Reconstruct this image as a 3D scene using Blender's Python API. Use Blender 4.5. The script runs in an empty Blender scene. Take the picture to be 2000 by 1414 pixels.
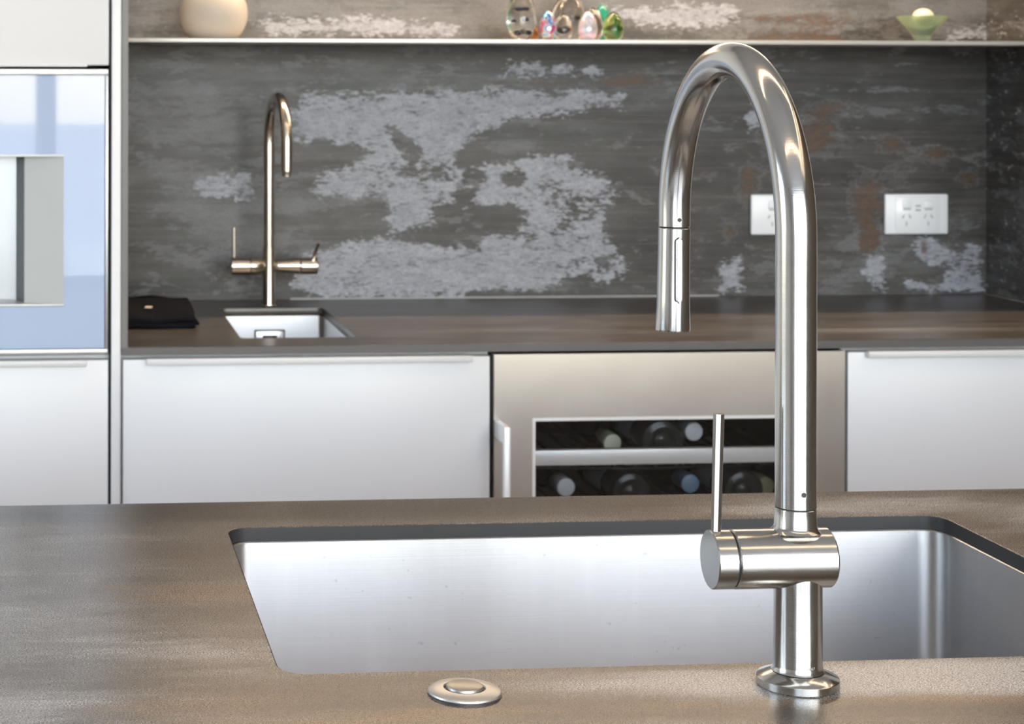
import bpy, bmesh, math, random
import numpy as np
from mathutils import Vector, Matrix

SC = bpy.context.scene
COL = SC.collection
random.seed(4)
PI = math.pi

# ------------------------------------------------------------------ camera
psi = math.atan(299 / 3600); rho = 0.002
Fv = Vector((math.sin(psi), math.cos(psi), 0)); R0 = Vector((math.cos(psi), -math.sin(psi), 0)); U0 = Vector((0, 0, 1))
Rv = R0 * math.cos(rho) + U0 * math.sin(rho); Uv = U0 * math.cos(rho) - R0 * math.sin(rho)
cd = bpy.data.cameras.new('camera'); cam = bpy.data.objects.new('camera', cd); COL.objects.link(cam)
M = Matrix((Rv, Uv, -Fv)).transposed().to_4x4(); M.translation = (0, 0, 1.284); cam.matrix_world = M
cd.sensor_width = 36; cd.lens = 3600 / 2000 * 36
cd.shift_x = (1000 - 424) / 2000; cd.shift_y = -(707 - 161) / 2000
cd.clip_start = .05; cd.clip_end = 200
cd.dof.use_dof = True; cd.dof.focus_distance = 1.27; cd.dof.aperture_fstop = 20
SC.camera = cam

# ------------------------------------------------------------------ exposure, world, lights
SC.view_settings.view_transform = 'Standard'; SC.view_settings.look = 'None'
SC.view_settings.gamma = 1; SC.view_settings.use_curve_mapping = False
SC.view_settings.exposure = 1.6
SC.cycles.max_bounces = 10; SC.cycles.diffuse_bounces = 5; SC.cycles.glossy_bounces = 6
SC.cycles.transmission_bounces = 10; SC.cycles.transparent_max_bounces = 12
SC.cycles.caustics_reflective = False; SC.cycles.caustics_refractive = False
SC.cycles.sample_clamp_indirect = 6

SKY = .55
w = bpy.data.worlds.new('sky'); SC.world = w; w.use_nodes = True
nt = w.node_tree; nt.nodes.clear()
out = nt.nodes.new('ShaderNodeOutputWorld'); bg = nt.nodes.new('ShaderNodeBackground')
sky = nt.nodes.new('ShaderNodeTexSky'); sky.sky_type = 'NISHITA'; sky.sun_disc = False
sky.sun_elevation = math.radians(38); sky.sun_rotation = math.radians(145); sky.air_density = 1.0; sky.dust_density = 1.2; sky.ozone_density = 1.0
hs = nt.nodes.new('ShaderNodeHueSaturation'); hs.inputs['Saturation'].default_value = .62
nt.links.new(sky.outputs[0], hs.inputs['Color']); nt.links.new(hs.outputs[0], bg.inputs[0]); bg.inputs[1].default_value = SKY
nt.links.new(bg.outputs[0], out.inputs[0])


def area(name, loc, rot, sx, sy, power, color, portal=False, spread=None):
    l = bpy.data.lights.new(name, 'AREA'); l.shape = 'RECTANGLE'; l.size = sx; l.size_y = sy
    l.energy = power; l.color = color
    if portal: l.cycles.is_portal = True
    if spread: l.spread = spread
    o = bpy.data.objects.new(name, l); COL.objects.link(o); o.location = loc; o.rotation_euler = rot
    return o


# light portals in the window openings (behind the camera and on the left) and the warm strip above the shelf
area('window_portal', (.70, -2.22, 1.25), (PI / 2, 0, 0), 4.3, 2.5, 1, (1, 1, 1), True)
area('window_portal', (-3.02, 1.3, 1.4), (PI / 2, 0, -PI / 2), 1.6, 1.6, 1, (1, 1, 1), True)
area('led_strip_light', (.92, 3.09, 1.845), (0, 0, 0), 1.5, .02, 4.2, (1, .74, .50))
for lx, ly, lw, ld in ((.6, 1.6, 2.6, .02), (.6, .05, 2.6, .02), (2.05, .8, .02, 2.6), (2.6, .8, .02, 2.6)):
    area('ceiling_strip_light', (lx, ly, 2.583), (0, 0, 0), lw, ld, 1.3, (1, .74, .46))

# ------------------------------------------------------------------ mesh helpers
def prop(o, label=None, cat=None, group=None, kind=None):
    if label: o['label'] = label
    if cat: o['category'] = cat
    if group: o['group'] = group
    if kind: o['kind'] = kind
    return o


def empty(name, loc, label, cat, group=None):
    o = bpy.data.objects.new(name, None); COL.objects.link(o); o.location = loc; o.empty_display_size = .05
    return prop(o, label, cat, group)


def wloc(o):
    v = Vector(o.location)
    while o.parent:
        o = o.parent; v += Vector(o.location)
    return v


def link(name, bm, mat, parent=None, smooth=True, label=None, keep=False):
    """bmesh in world coordinates -> one object (origin at its middle unless keep)"""
    bm.normal_update()
    c = Vector((0, 0, 0))
    if not keep and len(bm.verts):
        lo = [min(v.co[i] for v in bm.verts) for i in range(3)]; hi = [max(v.co[i] for v in bm.verts) for i in range(3)]
        c = Vector([(a + b) / 2 for a, b in zip(lo, hi)])
        bmesh.ops.translate(bm, verts=bm.verts, vec=-c)
    me = bpy.data.meshes.new(name); bm.to_mesh(me); bm.free()
    if smooth:
        me.shade_smooth()
        try: me.set_sharp_from_angle(angle=math.radians(35))
        except Exception: pass
    if mat: me.materials.append(mat)
    o = bpy.data.objects.new(name, me); COL.objects.link(o)
    if parent:
        o.parent = parent; o.location = c - wloc(parent)
    else:
        o.location = c
    if label: o['label'] = label
    return o


def box(bm, x0, x1, y0, y1, z0, z1, bev=0, seg=2):
    vs = [bm.verts.new((x, y, z)) for z in (z0, z1) for x, y in ((x0, y0), (x1, y0), (x1, y1), (x0, y1))]
    fs = [bm.faces.new([vs[i] for i in q]) for q in ((3, 2, 1, 0), (4, 5, 6, 7), (0, 1, 5, 4), (1, 2, 6, 5), (2, 3, 7, 6), (3, 0, 4, 7))]
    if bev:
        es = list({ed for f in fs for ed in f.edges})
        bmesh.ops.bevel(bm, geom=es, offset=bev, segments=seg, profile=.5, affect='EDGES')
    return bm


def B(x0, x1, y0, y1, z0, z1, bev=0, seg=2):
    return box(bmesh.new(), x0, x1, y0, y1, z0, z1, bev, seg)


def frame_of(axis):
    a = Vector(axis).normalized()
    t = Vector((0, 0, 1)) if abs(a.z) < .9 else Vector((1, 0, 0))
    u = t.cross(a).normalized(); v = a.cross(u)
    return a, u, v


def lathe(bm, origin, axis, prof, n=48, close=True):
    """prof: list of (distance along axis, radius)"""
    a, u, v = frame_of(axis); o = Vector(origin); rings = []
    for t, r in prof:
        if r < 1e-6:
            rings.append([bm.verts.new(o + a * t)])
        else:
            rings.append([bm.verts.new(o + a * t + (u * math.cos(2 * PI * k / n) + v * math.sin(2 * PI * k / n)) * r) for k in range(n)])
    for A, Bq in zip(rings, rings[1:]):
        for k in range(n):
            k2 = (k + 1) % n
            q = [A[k % len(A)], A[k2 % len(A)], Bq[k2 % len(Bq)], Bq[k % len(Bq)]]
            q2 = []
            for x in q:
                if x not in q2: q2.append(x)
            if len(q2) > 2: bm.faces.new(q2)
    if close:
        for rg in (rings[0], rings[-1]):
            if len(rg) > 2: bm.faces.new(rg if rg is rings[-1] else rg[::-1])
    return bm


def L(origin, axis, prof, n=48, close=True):
    return lathe(bmesh.new(), origin, axis, prof, n, close)


def rod(r, h, ch=.0006):
    return [(0, 0), (0, r - ch), (ch, r), (h - ch, r), (h, r - ch), (h, 0)]


def tube(bm, pts, rad, n=32, caps=True):
    pts = [Vector(p) for p in pts]
    rr = rad if isinstance(rad, (list, tuple)) else [rad] * len(pts)
    rings = []; u = None
    for i, p in enumerate(pts):
        d = (pts[min(i + 1, len(pts) - 1)] - pts[max(i - 1, 0)]).normalized()
        if u is None:
            _, u, v = frame_of(d)
        u = (u - d * u.dot(d)).normalized(); v = d.cross(u)
        rings.append([bm.verts.new(p + (u * math.cos(2 * PI * k / n) + v * math.sin(2 * PI * k / n)) * rr[i]) for k in range(n)])
    for A, Bq in zip(rings, rings[1:]):
        for k in range(n):
            bm.faces.new((A[k], A[(k + 1) % n], Bq[(k + 1) % n], Bq[k]))
    if caps:
        bm.faces.new(rings[0][::-1]); bm.faces.new(rings[-1])
    return bm


def rrect(x0, x1, y0, y1, r, n=8):
    pts = []
    for cx, cy, a0 in ((x1 - r, y0 + r, -PI / 2), (x1 - r, y1 - r, 0), (x0 + r, y1 - r, PI / 2), (x0 + r, y0 + r, PI)):
        for k in range(n + 1):
            a = a0 + PI / 2 * k / n
            pts.append((cx + r * math.cos(a), cy + r * math.sin(a)))
    return pts


def slab(name, outer, holes, z0, z1, mat, bev=.0008):
    """flat slab with holes, made as a filled 2D outline, extruded; edges slightly eased"""
    cu = bpy.data.curves.new(name, 'CURVE'); cu.dimensions = '2D'; cu.fill_mode = 'BOTH'
    for pts in [outer] + holes:
        s = cu.splines.new('POLY'); s.points.add(len(pts) - 1); s.use_cyclic_u = True
        for p, q in zip(s.points, pts): p.co = (q[0], q[1], 0, 1)
    cu.extrude = (z1 - z0) / 2 - bev; cu.bevel_depth = bev; cu.bevel_resolution = 1; cu.offset = -bev
    t = bpy.data.objects.new('tmp', cu); COL.objects.link(t)
    dg = bpy.context.evaluated_depsgraph_get()
    me = bpy.data.meshes.new_from_object(t.evaluated_get(dg)); bpy.data.objects.remove(t); bpy.data.curves.remove(cu)
    bm = bmesh.new(); bm.from_mesh(me); bpy.data.meshes.remove(me)
    bmesh.ops.remove_doubles(bm, verts=bm.verts, dist=1e-6)
    bmesh.ops.recalc_face_normals(bm, faces=bm.faces)
    bmesh.ops.translate(bm, verts=bm.verts, vec=(0, 0, (z0 + z1) / 2))
    return link(name, bm, mat, smooth=False, keep=True)


def basin_bm(x0, x1, y0, y1, ztop, zbot, r, rim=.018, tap=.0, fil=.012, drain=None):
    bm = bmesh.new(); n = 8; loops = []

    def ring(d, z, rad):
        loops.append([bm.verts.new((x, y, z)) for x, y in rrect(x0 + d, x1 - d, y0 + d, y1 - d, max(rad, .003), n)])
    ring(-rim, ztop, r + rim); ring(-.0015, ztop, r)
    ring(0, ztop - .0004, r); ring(.0012, ztop - .0015, r)
    ring(.0014 + tap, zbot + fil, r)
    for k in range(1, 6):
        a = PI / 2 * k / 5
        ring(.0014 + tap + fil * (1 - math.cos(a)), zbot + fil - fil * math.sin(a), r - fil * .3 * (1 - math.cos(a)))
    for A, Bq in zip(loops, loops[1:]):
        for k in range(len(A)):
            k2 = (k + 1) % len(A)
            bm.faces.new((A[k], A[k2], Bq[k2], Bq[k]))
    c = bm.verts.new(((x0 + x1) / 2, (y0 + y1) / 2, zbot - .003))
    A = loops[-1]
    for k in range(len(A)):
        bm.faces.new((A[k], A[(k + 1) % len(A)], c))
    bmesh.ops.reverse_faces(bm, faces=[f for f in bm.faces])
    return bm


# ------------------------------------------------------------------ material helpers
class NT:
    def __init__(s, name):
        s.m = bpy.data.materials.new(name); s.m.use_nodes = True; s.t = s.m.node_tree; s.t.nodes.clear()
        s.out = s.n('ShaderNodeOutputMaterial'); s.b = s.n('ShaderNodeBsdfPrincipled'); s.l(s.b.outputs[0], s.out.inputs[0])

    def n(s, typ, **k):
        x = s.t.nodes.new(typ)
        for a, v in k.items(): setattr(x, a, v)
        return x

    def l(s, a, b): s.t.links.new(a, b)

    def put(s, sock, v):
        if hasattr(v, 'is_output') or isinstance(v, bpy.types.NodeSocket): s.l(v, sock)
        else: sock.default_value = v

    def math(s, op, a, b=0.0, c=None, clamp=False):
        x = s.n('ShaderNodeMath', operation=op); x.use_clamp = clamp
        s.put(x.inputs[0], a); s.put(x.inputs[1], b)
        if c is not None: s.put(x.inputs[2], c)
        return x.outputs[0]

    def vmath(s, op, a, b=None):
        x = s.n('ShaderNodeVectorMath', operation=op); s.put(x.inputs[0], a)
        if b is not None: s.put(x.inputs[1], b)
        return x.outputs['Value'] if op == 'LENGTH' else x.outputs[0]

    def coord(s, kind='Object'): return s.n('ShaderNodeTexCoord').outputs[kind]

    def noise(s, vec, scale, detail=4, rough=.55, dist=0.0, col=False):
        x = s.n('ShaderNodeTexNoise'); s.l(vec, x.inputs['Vector'])
        x.inputs['Scale'].default_value = scale; x.inputs['Detail'].default_value = detail
        x.inputs['Roughness'].default_value = rough; x.inputs['Distortion'].default_value = dist
        return x.outputs['Color' if col else 'Fac']

    def ss(s, v, a, b, lo=0.0, hi=1.0):
        x = s.n('ShaderNodeMapRange', interpolation_type='SMOOTHSTEP')
        s.put(x.inputs[0], v); s.put(x.inputs[1], a); s.put(x.inputs[2], b); s.put(x.inputs[3], lo); s.put(x.inputs[4], hi)
        return x.outputs[0]

    def mix(s, f, a, b, blend='MIX'):
        x = s.n('ShaderNodeMix', data_type='RGBA', blend_type=blend)
        s.put(x.inputs[0], f); s.put(x.inputs[6], a if not isinstance(a, tuple) else a + (1,) * (4 - len(a)))
        s.put(x.inputs[7], b if not isinstance(b, tuple) else b + (1,) * (4 - len(b)))
        return x.outputs[2]

    def ramp(s, f, stops):
        x = s.n('ShaderNodeValToRGB'); s.l(f, x.inputs[0]); el = x.color_ramp.elements
        el[0].position, el[0].color = stops[0][0], stops[0][1] + (1,)
        el[1].position, el[1].color = stops[-1][0], stops[-1][1] + (1,)
        for p, c in stops[1:-1]:
            k = el.new(p); k.color = c + (1,)
        return x.outputs[0]

    def bump(s, h, strength, dist=.001):
        x = s.n('ShaderNodeBump'); s.l(h, x.inputs['Height']); x.inputs['Strength'].default_value = strength
        x.inputs['Distance'].default_value = dist; s.l(x.outputs[0], s.b.inputs['Normal'])

    def set(s, **k):
        for a, v in k.items(): s.put(s.b.inputs[a.replace('_', ' ')], v)
        return s


def plain(name, col, rough=.5, metal=0.0, spec=.5, **k):
    t = NT(name); t.set(Base_Color=col + (1,), Roughness=rough, Metallic=metal)
    t.b.inputs['Specular IOR Level'].default_value = spec
    # a whisper of procedural unevenness
    nz = t.noise(t.coord(), 35, 3)
    t.l(t.math('ADD', t.math('MULTIPLY', nz, .06), rough - .03), t.b.inputs['Roughness'])
    for a, v in k.items(): t.put(t.b.inputs[a.replace('_', ' ')], v)
    return t.m


def brushed(name, col, rough, scale=(4, 4, 900), aniso=0.0, bump=.15, tangent=None, stain=.0):
    t = NT(name)
    mp = t.n('ShaderNodeMapping'); t.l(t.coord(), mp.inputs[0]); mp.inputs['Scale'].default_value = scale
    nz = t.noise(mp.outputs[0], 1.0, 3, .6)
    c2 = t.noise(t.coord(), 22, 6, .6)
    f = t.math('ADD', t.math('MULTIPLY', nz, .10), .90)
    colr = t.mix(1.0, col, f, 'MULTIPLY')
    if stain:
        wv = t.n('ShaderNodeMapping'); t.l(t.coord(), wv.inputs[0]); wv.inputs['Scale'].default_value = (60, 60, 5)
        st = t.ss(t.noise(wv.outputs[0], 1, 5, .65), .45, .8)
        colr = t.mix(t.math('MULTIPLY', st, stain), colr, (.75, .75, .74))
        sp = t.ss(t.noise(t.coord(), 120, 3, .5), .70, .76)
        colr = t.mix(t.math('MULTIPLY', sp, .35), colr, (.25, .24, .22))
    t.l(colr, t.b.inputs['Base Color'])
    t.set(Metallic=1.0)
    t.l(t.math('ADD', t.math('MULTIPLY', c2, .12), t.math('ADD', t.math('MULTIPLY', nz, .10), rough - .11)), t.b.inputs['Roughness'])
    t.b.inputs['Anisotropic'].default_value = aniso
    if tangent:
        cx = t.n('ShaderNodeCombineXYZ')
        for i, v in enumerate(tangent): cx.inputs[i].default_value = v
        t.l(cx.outputs[0], t.b.inputs['Tangent'])
    t.bump(nz, bump, .0003)
    return t.m


def blob_sum(t, vec, blobs):
    """sum of soft elliptic stains (x, y, rx, ry, amount) in the slab's own plane"""
    acc = None
    for x, y, rx, ry, am in blobs:
        d = t.vmath('MULTIPLY', t.vmath('SUBTRACT', vec, (x, y, 0)), (1 / rx, 1 / ry, 0))
        f = t.ss(t.vmath('LENGTH', d), 0.1, 1.25, am, 0.0)
        acc = f if acc is None else t.math('ADD', acc, f)
    return acc


def stone(name, pale, rust, gain=1.0, rough=.27, speck=1.0, vofs=0.0):
    """oxidised-metal porcelain slab seen flat: streaks along X, fine speckle"""
    t = NT(name); p = t.coord()
    dn = t.noise(p, 9, 5, .6, col=True)
    pd = t.vmath('ADD', p, t.vmath('MULTIPLY', t.vmath('SUBTRACT', dn, (.5, .5, .5)), (.10, .022, 0)))
    def mapped(sc):
        m = t.n('ShaderNodeMapping'); t.l(pd, m.inputs[0]); m.inputs['Scale'].default_value = sc; return m.outputs[0]
    s1 = t.noise(mapped((5.0, 30, 30)), 1, 10, .68)
    s2 = t.noise(mapped((22, 120, 120)), 1, 8, .72)
    s3 = t.noise(mapped((2.2, 17, 17)), 1.7, 6, .6)
    v = t.math('ADD', t.math('MULTIPLY', s1, .85), t.math('MULTIPLY', s2, .45)); v = t.math('MULTIPLY_ADD', t.math('SUBTRACT', v, .65), .62, .50)
    v = t.math('ADD', v, blob_sum(t, pd, pale)); v = t.math('ADD', v, vofs)
    col = t.ramp(v, [(.22, (.030, .025, .021)), (.38, (.068, .055, .045)), (.48, (.115, .096, .080)),
                     (.58, (.20, .184, .170)), (.70, (.38, .368, .362)), (.85, (.48, .468, .465))])
    r = t.math('ADD', t.math('MULTIPLY', t.math('SUBTRACT', s3, .5), 1.6), blob_sum(t, pd, rust))
    rf = t.ss(r, .12, .55)
    col = t.mix(t.math('MULTIPLY', rf, .75), col, t.mix(s2, (.13, .075, .040), (.30, .195, .115)))
    # fine grain
    m = t.n('ShaderNodeMapping'); t.l(p, m.inputs[0]); m.inputs['Scale'].default_value = (800, 1500, 1500)
    g = t.noise(m.outputs[0], 1, 2, .6)
    m2 = t.n('ShaderNodeMapping'); t.l(p, m2.inputs[0]); m2.inputs['Scale'].default_value = (220, 620, 620)
    g2 = t.noise(m2.outputs[0], 1, 3, .7)
    gm = t.ss(g, .36, .64, 1 - .68 * speck, 1 + .62 * speck)
    col = t.mix(1.0, col, gm, 'MULTIPLY')
    dk = t.ss(g2, .37, .44, .8 * speck, 0.0)
    col = t.mix(dk, col, (.06, .045, .035))
    if gain != 1.0:
        col = t.mix(1.0, col, (gain, gain, gain), 'MULTIPLY')
    t.l(col, t.b.inputs['Base Color'])
    t.l(t.math('ADD', t.math('MULTIPLY', g, .14), rough - .07), t.b.inputs['Roughness'])
    t.b.inputs['Specular IOR Level'].default_value = .55
    t.bump(g, .18, .0004)
    return t.m


def oxide(name):
    """oxidised-metal porcelain on the wall: 'pale' and 'rust' vertex fields break up along noise"""
    t = NT(name); p = t.coord()
    at = lambda nm: t.n('ShaderNodeAttribute', attribute_name=nm).outputs['Fac']
    pale, rust, tone = at('pale'), at('rust'), at('tone')
    m = t.n('ShaderNodeMapping'); t.l(p, m.inputs[0]); m.inputs['Scale'].default_value = (1, 1, 2.2); q = m.outputs[0]
    n1 = t.noise(q, 26, 7, .62, .6); n2 = t.noise(q, 95, 6, .7); n3 = t.noise(q, 8, 6, .6)
    mf = t.n('ShaderNodeMapping'); t.l(p, mf.inputs[0]); mf.inputs['Scale'].default_value = (2.2, 2.2, 42)
    st = t.noise(mf.outputs[0], 1, 7, .65)
    mg = t.n('ShaderNodeMapping'); t.l(p, mg.inputs[0]); mg.inputs['Scale'].default_value = (6, 6, 220)
    st2 = t.noise(mg.outputs[0], 1, 4, .6)
    rag = t.math('ADD', t.math('MULTIPLY', t.math('SUBTRACT', n1, .5), 1.5), t.math('MULTIPLY', t.math('SUBTRACT', n2, .5), 1.35))
    # base: horizontally streaked charcoal to mid grey, tone field lightens it
    bv = t.math('ADD', t.math('ADD', t.math('MULTIPLY', st, .5), t.math('MULTIPLY', n3, .5)), tone)
    base = t.ramp(bv, [(.28, (.020, .018, .017)), (.46, (.048, .045, .044)), (.58, (.085, .083, .082)), (.74, (.17, .175, .18)), (.95, (.28, .28, .285))])
    base = t.mix(t.ss(st2, .45, .75, 0, .35), base, (.16, .145, .13))
    q2 = t.n('ShaderNodeMapping'); t.l(p, q2.inputs[0]); q2.inputs['Scale'].default_value = (1, 1, 3.2)
    n4 = t.noise(q2.outputs[0], 11, 9, .68, .4); n5 = t.noise(q2.outputs[0], 60, 7, .72)
    soft = t.ss(t.math('ADD', n4, t.math('ADD', t.math('MULTIPLY', tone, .55), t.math('MULTIPLY', t.math('SUBTRACT', n5, .5), .35))), .54, .60)
    base = t.mix(t.math('MULTIPLY', soft, .62), base, t.mix(n5, (.085, .085, .090), (.24, .24, .25)))
    # pale lilac-grey patches with ragged edges
    pf = t.ss(t.math('ADD', pale, rag), -.10, .12)
    pv = t.math('ADD', t.math('MULTIPLY', n2, .5), t.math('MULTIPLY', n1, .5))
    pc = t.ramp(pv, [(.32, (.18, .185, .21)), (.5, (.31, .32, .365)), (.68, (.42, .425, .475))])
    pits = t.ss(t.math('ADD', t.math('MULTIPLY', n5, .75), t.math('MULTIPLY', n4, .25)), .41, .455, 1, 0)
    pc = t.mix(t.math('MULTIPLY', pits, .65), pc, (.07, .063, .06))
    col = t.mix(pf, base, pc)
    # rust
    rr = t.ss(t.math('ADD', rust, t.math('MULTIPLY', rag, .9)), .05, .40)
    rc = t.mix(n2, (.042, .026, .018), (.165, .095, .060))
    col = t.mix(t.math('MULTIPLY', rr, .85), col, rc)
    # pale halo round the rust
    hal = t.math('MULTIPLY', t.ss(t.math('ADD', rust, t.math('MULTIPLY', rag, .9)), -.16, .02), t.ss(t.math('ADD', rust, t.math('MULTIPLY', rag, .9)), .14, .02))
    col = t.mix(t.math('MULTIPLY', hal, .25), col, (.25, .24, .25))
    gz = t.noise(p, 420, 2, .6)
    col = t.mix(1.0, col, t.ss(gz, .3, .7, .78, 1.2), 'MULTIPLY')
    t.l(col, t.b.inputs['Base Color'])
    t.l(t.math('ADD', t.math('MULTIPLY', n2, .2), .36), t.b.inputs['Roughness'])
    t.b.inputs['Specular IOR Level'].default_value = .4
    t.bump(n2, .12, .0006)
    return t.m


def thin_glass(name, tint=(1, 1, 1), refl=1.0, base=.04):
    t = NT(name); t.t.nodes.remove(t.b)
    tr = t.n('ShaderNodeBsdfTransparent'); tr.inputs[0].default_value = tint + (1,)
    gl = t.n('ShaderNodeBsdfGlossy'); gl.inputs['Roughness'].default_value = .02
    fr = t.n('ShaderNodeFresnel'); fr.inputs[0].default_value = 1.5
    mx = t.n('ShaderNodeMixShader'); t.l(t.math('MULTIPLY', fr.outputs[0], refl), mx.inputs[0])
    t.l(tr.outputs[0], mx.inputs[1]); t.l(gl.outputs[0], mx.inputs[2]); t.l(mx.outputs[0], t.out.inputs[0])
    return t.m


def glass(name, col, rough=.0, trans=1.0, ior=1.5, film=0, density=None):
    t = NT(name); t.set(Base_Color=col + (1,), Roughness=rough, IOR=ior); t.b.inputs['Transmission Weight'].default_value = trans
    nz = t.noise(t.coord(), 40, 3)
    t.l(t.math('ADD', t.math('MULTIPLY', nz, .02), rough), t.b.inputs['Roughness'])
    if film:
        t.b.inputs['Thin Film Thickness'].default_value = film; t.b.inputs['Thin Film IOR'].default_value = 2.0
    return t.m


def swirl(name, stops, scale, trans, film=450):
    t = NT(name); c = t.noise(t.coord(), scale, 3, .5, 1.2)
    t.l(t.ramp(c, stops), t.b.inputs['Base Color']); t.set(Roughness=.06, IOR=1.5)
    t.b.inputs['Transmission Weight'].default_value = trans
    t.b.inputs['Coat Weight'].default_value = .6
    t.b.inputs['Thin Film Thickness'].default_value = film; t.b.inputs['Thin Film IOR'].default_value = 2.2
    return t.m


# ------------------------------------------------------------------ materials
ISL = stone('island_porcelain',
            pale=[(.58, 1.150, .32, .040, .48), (.72, 1.15, .20, .06, .08), (-.06, 1.30, .16, .10, .07), (.09, 1.235, .09, .030, .11), (.74, 1.62, .26, .040, .16),
                  (.90, 1.56, .10, .06, .22), (.22, 1.645, .40, .05, -.34), (.13, 1.53, .10, .10, -.05), (-.06, 1.13, .16, .06, .13), (.22, 1.168, .13, .030, -.07),
                  (.46, 1.095, .34, .018, -.10), (.22, 1.125, .13, .035, -.16), (.40, 1.18, .10, .010, -.10)],
            rust=[(.09, 1.40, .10, .020, .35), (.10, 1.37, .10, .016, .42), (.07, 1.135, .11, .05, .35), (.20, 1.11, .14, .04, .28), (.42, 1.165, .07, .012, .25), (.52, 1.108, .34, .014, .45),
                  (.88, 1.575, .05, .010, .5), (.58, 1.155, .36, .040, -1.0), (-.08, 1.22, .14, .14, -.30), (.12, 1.48, .12, .05, .12), (.10, 1.24, .10, .03, -.3)])
BCK = stone('counter_porcelain',
            pale=[(.95, 2.80, .4, .05, .05), (1.3, 2.78, .25, .035, .16), (1.2, 3.1, .6, .12, -.08), (.3, 2.72, .3, .06, -.12), (.65, 2.82, .2, .03, .06)],
            rust=[(.2, 2.74, .2, .06, .25), (1.45, 2.72, .2, .04, .35), (.9, 2.74, .3, .03, .2), (1.1, 3.15, .6, .10, -.35)], gain=.62, rough=.30, speck=.55)
OXI = oxide('oxide_porcelain')
EDGE = plain('porcelain_edge', (.085, .080, .080), .45)
CUTE = plain('dark_cut_edge', (.026, .025, .028), .5)
WHITE = plain('white_lacquer', (.70, .70, .715), .38)
PULLM = plain('white_pull', (.60, .60, .61), .35)
GREYM = plain('grey_panel', (.19, .185, .18), .5)
SHAD = plain('black_gap', (.012, .012, .013), .6)
FAUC = brushed('faucet_steel', (.60, .585, .555), .16, (3, 3, 1400), bump=.08)
FAUH = brushed('faucet_body_steel', (.58, .56, .525), .19, (1400, 3, 3), bump=.08)
FAUB = brushed('bar_faucet_nickel', (.74, .67, .58), .20, (3, 3, 900), bump=.05)
SINK = brushed('sink_steel', (.60, .60, .61), .40, (3, 900, 900), aniso=.75, bump=.25, tangent=(0, 0, 1), stain=.15)
SINKB = brushed('bar_sink_steel', (.70, .70, .71), .30, (3, 700, 700), aniso=.5, bump=.1, tangent=(0, 0, 1))
FRID = brushed('fridge_steel', (.52, .475, .43), .36, (700, 5, 5), bump=.06)
ALUM = plain('pale_aluminium', (.80, .80, .79), .35, .3)
TRIMM = brushed('oven_trim_steel', (.48, .49, .50), .42, (4, 4, 500), bump=.05)
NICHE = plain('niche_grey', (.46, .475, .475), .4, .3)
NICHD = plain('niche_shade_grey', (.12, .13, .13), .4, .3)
BLACK = plain('black_plastic', (.010, .010, .011), .4)
RUBB = plain('dark_rubber', (.02, .02, .022), .5)
CLOTH = plain('black_cloth', (.006, .006, .009), .9, spec=.15)
TAG = plain('cream_tag', (.75, .62, .48), .7)
PLATE = plain('white_plastic', (.90, .92, .97), .3)
SWITCH = plain('white_switch', (.88, .89, .93), .22)
SLOT = plain('grey_slot', (.40, .41, .43), .6)
FROST = NT('frosted_glass'); FROST.set(Base_Color=(.80, .73, .64, 1), Roughness=.32, IOR=1.3)
FROST.b.inputs['Transmission Weight'].default_value = .35
FROST.b.inputs['Subsurface Weight'].default_value = .4; FROST.b.inputs['Subsurface Radius'].default_value = (.03, .025, .02)
FROST.l(FROST.math('ADD', FROST.math('MULTIPLY', FROST.noise(FROST.coord(), 60), .1), .3), FROST.b.inputs['Roughness'])
FROST = FROST.m
CLEAR = glass('clear_glass', (.96, .97, .95))
GREENG = glass('green_glass', (.30, .42, .14), .02)
BOWLG = glass('pale_green_glass', (.58, .74, .50), .12, .75)
TEALG = glass('teal_glass', (.05, .55, .38), .03, .6)
AMBER = glass('amber_glass', (.75, .25, .04), .02, .8)
BLUEF = plain('blue_flower', (.02, .03, .25), .3)
PALEF = plain('pale_petal', (.6, .66, .75), .3)
IRIS = swirl('iridescent_red_blue', [(.36, (.06, .03, .30)), (.44, (.10, .25, .70)), (.49, (.55, .70, .85)), (.53, (.75, .10, .25)), (.62, (.45, .04, .22))], 38, .25)
PEARL = swirl('iridescent_pearl', [(.32, (.45, .55, .85)), (.45, (.70, .90, .82)), (.55, (.95, .92, .88)), (.65, (.92, .70, .85)), (.8, (.6, .7, .95))], 34, .45, 380)
CREAM = plain('cream_wax', (.86, .80, .58), .4)
BOTT = plain('dark_bottle_glass', (.030, .032, .028), .16, spec=.22)
LABEL = plain('bottle_label_grey', (.26, .27, .30), .6)
CAPC = plain('cream_capsule', (.70, .68, .50), .4)
CAPW = plain('white_capsule', (.74, .75, .76), .4)
CAPB = plain('blue_capsule', (.22, .32, .44), .4)
CAPG = plain('gold_capsule', (.45, .42, .24), .35)
WIRE = plain('black_wire', (.018, .017, .016), .4)
CAVI = plain('fridge_lining', (.035, .032, .030), .6)
PANE = thin_glass('cooler_glass', (.93, .93, .93), .5)
WPANE = thin_glass('window_glass', (.96, .97, .97), .6)
WALLM = plain('wall_paint', (.78, .78, .78), .7)
CEILM = plain('ceiling_paint', (.82, .82, .82), .8)
FLOORM = plain('floor_tile', (.42, .41, .40), .4)
TIMB = plain('taupe_wall', (.11, .085, .065), .6)
MULL = plain('grey_window_frame', (.42, .43, .44), .4)
OVG = NT('oven_glass'); OVG.set(Base_Color=(.38, .46, .62, 1), Roughness=.03, Metallic=.0)  # blue base colour paints the reflected sky into the glass
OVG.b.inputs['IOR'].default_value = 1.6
OVG.l(OVG.math('MULTIPLY', OVG.noise(OVG.coord(), 20), .05), OVG.b.inputs['Roughness']); OVG = OVG.m
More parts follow.
